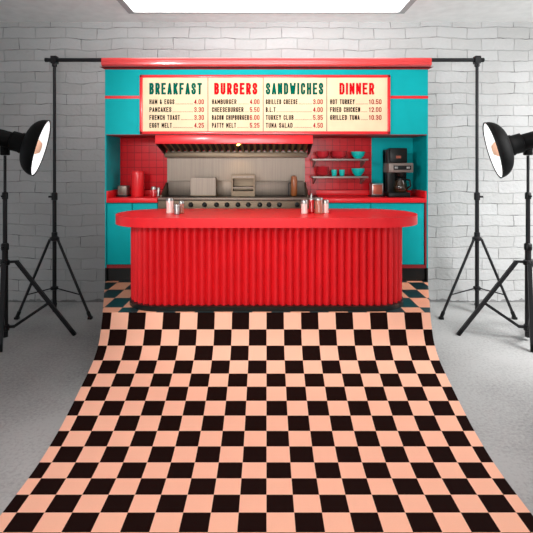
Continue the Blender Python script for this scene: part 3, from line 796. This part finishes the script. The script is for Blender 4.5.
# ------------------------------------------------------------------ backdrop stand
SDp = 4.86
def backdrop_stand(u, label, s):
    x = X(u, SDp); zbar = Z(60, SDp); zt = zbar - .045
    r = empty('backdrop_stand', (x, SDp, 0), label, 'backdrop stand', 'backdrop stands')
    zc = Z(197, SDp); zh = Z(239, SDp); zsp = Z(288, SDp)
    bm = B(); tube(bm, (x, SDp, zc), (x, SDp, zt), .0165); obj('upper_pole', bm, 'stand', r)
    bm = B(); tube(bm, (x, SDp, .02), (x, SDp, zc), .021); obj('lower_pole', bm, 'stand', r)
    bm = B(); lathe(bm, [(.024, zc - .035), (.031, zc - .03), (.031, zc + .04), (.022, zc + .05)], x, SDp, 20); tube(bm, (x, SDp - .02, zc + .005), (x + s*.05, SDp - .03, zc + .005), .011); obj('lock_collar', bm, 'stand', r)
    bm = B(); lathe(bm, [(.024, zh - .02), (.05, zh - .012), (.05, zh + .014), (.03, zh + .03), (.03, zh + .07), (.022, zh + .075)], x, SDp, 20); obj('hub', bm, 'stand', r)
    bm = B(); lathe(bm, [(.022, zsp - .02), (.038, zsp - .014), (.038, zsp + .014), (.022, zsp + .02)], x, SDp, 20); obj('spreader_ring', bm, 'stand', r)
    aw = Vector((x, SDp)).normalized() * .29
    for dx, dy in ((s*.30, -.19), (-s*.46, -.19), (aw.x, aw.y)):
        ln = math.hypot(dx, dy); n = Vector((dx/ln, dy/ln, 0))
        p = Vector((x, SDp, zh)) + n * .045; q = Vector((x + dx, SDp + dy, .02))
        bm = B(); tube(bm, p, q, .014); lg = obj('leg', bm, 'stand', r)
        dd = (q - p).normalized()
        bm = B(); tube(bm, q - dd * .06, q + dd * .0, .019); box(bm, q.x - .022, q.x + .022, q.y - .022, q.y + .022, 0, .026, bev=.005); obj('rubber_foot', bm, 'plastic_black', lg)
        e = p + (q - p) * .72
        bm = B(); flatbar(bm, Vector((x, SDp, zsp)) + n * .03, e, .012, .006); obj('brace', bm, 'stand', r)
    bm = B(); box(bm, x - .03, x + .03, SDp - .034, SDp + .034, zbar - .042, zbar - .023, bev=.004); lathe(bm, [(.02, zbar - .075), (.027, zbar - .07), (.027, zbar - .04)], x, SDp, 20)
    box(bm, x - .03, x + .03, SDp - .034, SDp - .025, zbar - .03, zbar + .03); box(bm, x - .03, x + .03, SDp + .025, SDp + .034, zbar - .03, zbar + .03)
    box(bm, x - .03, x + .03, SDp - .034, SDp + .034, zbar + .023, zbar + .04, bev=.004); obj('bar_clamp', bm, 'stand', r)
    return r
backdrop_stand(54.5, 'black tripod backdrop stand left of the kiosk against dark brick', -1)
backdrop_stand(477, 'black tripod backdrop stand right of the kiosk against bright brick', 1)
zb = Z(60, SDp)
cb = empty('crossbar', (0, SDp, zb), 'long black horizontal crossbar running behind the cornice between two stands', 'crossbar')
bm = B(); tube(bm, (X(47, SDp), SDp, zb), (X(482, SDp), SDp, zb), .021, seg=18); obj('tube', bm, 'stand', cb)
for u in (46.5, 482.5):
    bm = B(); tube(bm, (X(u - 1.2, SDp), SDp, zb), (X(u + 1.2, SDp), SDp, zb), .023, seg=18); obj('end_cap', bm, 'plastic_black', cb)

# ------------------------------------------------------------------ studio strobes on their stands
LD = 4.1
def light_stand(u, s, label):
    """s = +1: the visible leg reaches towards +x"""
    x = X(u, LD); r = empty('light_stand', (x, LD, 0), label, 'light stand', 'strobe light stands')
    zh = Z(262, LD); zlo = Z(327, LD); zt = Z(152, LD)
    z1 = Z(196, LD); z2 = Z(247, LD)
    bm = B(); tube(bm, (x, LD, z1), (x, LD, zt - .032), .0125); obj('top_pole', bm, 'stand', r)
    bm = B(); tube(bm, (x, LD, z2), (x, LD, z1), .019); obj('middle_pole', bm, 'stand', r)
    bm = B(); tube(bm, (x, LD, .035), (x, LD, z2), .026); obj('lower_pole', bm, 'stand', r)
    for zc, rr in ((z1, .026), (z2, .033)):
        bm = B(); lathe(bm, [(rr*.8, zc - .03), (rr, zc - .025), (rr, zc + .025), (rr*.75, zc + .035)], x, LD, 20)
        tube(bm, (x, LD, zc), (x - s*.0, LD - .05, zc), .009); obj('lock_collar', bm, 'plastic_black', r)
    bm = B(); lathe(bm, [(.03, zh - .03), (.04, zh - .025), (.04, zh + .012), (.03, zh + .02)], x, LD, 20); obj('hub', bm, 'stand', r)
    bm = B(); lathe(bm, [(.028, zlo - .035), (.036, zlo - .03), (.036, zlo + .02), (.028, zlo + .025)], x, LD, 20); obj('lower_hub', bm, 'stand', r)
    for dx, dy in ((s*.575, .13), (s*.105, -.25), (-s*.5, .35)):
        ln = math.hypot(dx, dy); n = Vector((dx/ln, dy/ln, 0))
        p = Vector((x, LD, zh)) + n * .095; q = Vector((x + dx, LD + dy, .012))
        bm = B(); flatbar(bm, Vector((x, LD, zh)) + n * .03, p + n * .012, .026, .02, side=(0, 0, 1)); flatbar(bm, p, q, .03, .034, side=n.cross(Vector((0, 0, 1)))); lg = obj('leg', bm, 'stand', r, smooth=0)
        bm = B(); dd = (q - p).normalized(); flatbar(bm, q - dd*.05, q + dd*.012, .03, .034, side=n.cross(Vector((0, 0, 1)))); obj('foot', bm, 'plastic_black', lg, smooth=0)
        e = p + (q - p) * .56
        bm = B(); flatbar(bm, Vector((x, LD, zlo)) + n * .075, e, .024, .022, side=n.cross(Vector((0, 0, 1)))); flatbar(bm, Vector((x, LD, zlo)) + n * .02, Vector((x, LD, zlo)) + n * .083, .022, .024, side=(0, 0, 1)); obj('brace', bm, 'stand', r, smooth=0)
light_stand(5, 1, 'black tripod light stand at left edge holding the left studio light')
light_stand(528, -1, 'black tripod light stand at right edge holding the right studio light')

def strobe(mu, mv, s, label):
    """mouth centre px; s=+1 points to +x"""
    c = Vector((X(mu, LD), LD, Z(mv, LD)))
    ax = Vector((s*.94, .29, -.27)).normalized()
    q = ax.to_track_quat('Z', 'Y').to_matrix().to_4x4()
    m4 = Matrix.Translation(c) @ q
    r = empty('studio_light', (c.x, c.y, c.z), label, 'studio light', 'strobe heads')
    R = .262
    outp = []; inp = []
    for k in range(13):
        a = PI/2 * k / 12
        outp.append((.075 + (R - .075) * math.sin(a) ** .9, -.138 * math.cos(a)))
    bm = B()
    inner = [(max(rr - .008, .03), z + .006) for rr, z in outp]
    lathe(bm, outp + [(R + .004, .004), (R - .004, .006), (R - .008, 0.0)], seg=48, mtx=m4, cap=False)
    obj('reflector', bm, 'strobe', r, smooth=60)
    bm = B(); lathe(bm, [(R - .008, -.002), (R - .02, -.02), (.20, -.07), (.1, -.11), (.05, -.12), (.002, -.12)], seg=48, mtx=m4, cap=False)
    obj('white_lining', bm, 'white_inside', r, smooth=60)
    bm = B(); lathe(bm, [(.05, -.13), (.07, -.09), (.068, -.03), (.045, .0), (.002, .006)], seg=32, mtx=m4, cap=False); obj('flash_dome', bm, 'flash', r, smooth=60)
    bm = B(); lathe(bm, [(.07, -.25), (.088, -.245), (.088, -.175), (.095, -.165), (.095, -.13), (.08, -.125)], seg=32, mtx=m4); obj('mount_ring', bm, 'strobe', r)
    bm = B(); lathe(bm, [(.06, -.62), (.074, -.61), (.074, -.26), (.066, -.25)], seg=32, mtx=m4); 
    obj('housing', bm, 'strobe', r)
    px = c + ax * -.3
    xs = X(5 if s > 0 else 528, LD)
    zt = Z(152, LD)
    bm = B(); box(bm, xs - .032, xs + .032, LD - .03, LD + .03, zt - .03, zt + .09, bev=.008); tube(bm, (xs, LD - .045, zt + .03), (xs, LD + .045, zt + .03), .018)
    obj('tilt_bracket', bm, 'strobe', r)
strobe(40.8, 148, 1, 'black studio light with white dish reflector at left, pointing right')
strobe(492.8, 150.2, -1, 'black studio light with white dish reflector at right, pointing left')

# ------------------------------------------------------------------ lights
def area(name, loc, target, size, power, col=(1, 1, 1), spread=PI, size_y=None):
    L_ = bpy.data.lights.new(name, 'AREA'); L_.energy = power; L_.color = col; L_.size = size; L_.spread = spread
    if size_y: L_.shape = 'RECTANGLE'; L_.size_y = size_y
    o = bpy.data.objects.new(name, L_); C.objects.link(o); o.location = loc
    o.rotation_euler = (Vector(target) - Vector(loc)).to_track_quat('-Z', 'Y').to_euler()
    return o
def spot(name, loc, target, power, angle, blend=.5, rad=.2, col=(1, 1, 1)):
    L_ = bpy.data.lights.new(name, 'SPOT'); L_.energy = power; L_.color = col; L_.spot_size = math.radians(angle); L_.spot_blend = blend; L_.shadow_soft_size = rad
    o = bpy.data.objects.new(name, L_); C.objects.link(o); o.location = loc
    o.rotation_euler = (Vector(target) - Vector(loc)).to_track_quat('-Z', 'Y').to_euler()
    return o
spot('key_spot', (-1.6, .9, 2.35), (.1, 4.0, 1.4), 178, 62, .45, .2)
spot('fill_spot', (.2, -1.2, 2.0), (0, 4.0, 1.3), 100, 33, .6, .3)
spot('floor_spot', (0, 1.9, 3.15), (0, 2.5, 0), 165, 60, .4, .3)
area('ceiling_wash', (0, .6, 2.1), (0, 3.4, 3.27), 2.2, 36, spread=math.radians(70))
area('wall_light', (3.9, 3.5, 2.3), (2.6, 5.25, 1.2), 1.4, 44, spread=math.radians(150))
area('side_floor_light', (3.6, 2.6, 3.0), (2.9, 4.0, 0), 1.0, 34, spread=math.radians(75))
spot('hood_spot', (X(238, 4.3), 4.3, zhb - .03), (X(238, 4.5), 4.56, 1.3), 5, 95, .9, .02, (1, .66, .3))

w = bpy.data.worlds.new('world'); sc.world = w; w.use_nodes = True
w.node_tree.nodes['Background'].inputs[0].default_value = (.9, .95, 1, 1)
w.node_tree.nodes['Background'].inputs[1].default_value = .5

# ------------------------------------------------------------------ camera
cam = bpy.data.cameras.new('camera'); co = bpy.data.objects.new('camera', cam); C.objects.link(co)
co.location = (0, 0, H); co.rotation_euler = (PI/2, 0, 0)
cam.sensor_width = 36; cam.lens = F / 533 * 36; cam.shift_y = (HY - 266.5) / 533
cam.clip_start = .05
sc.camera = co
sc.view_settings.view_transform = 'Standard'
sc.view_settings.look = 'None'
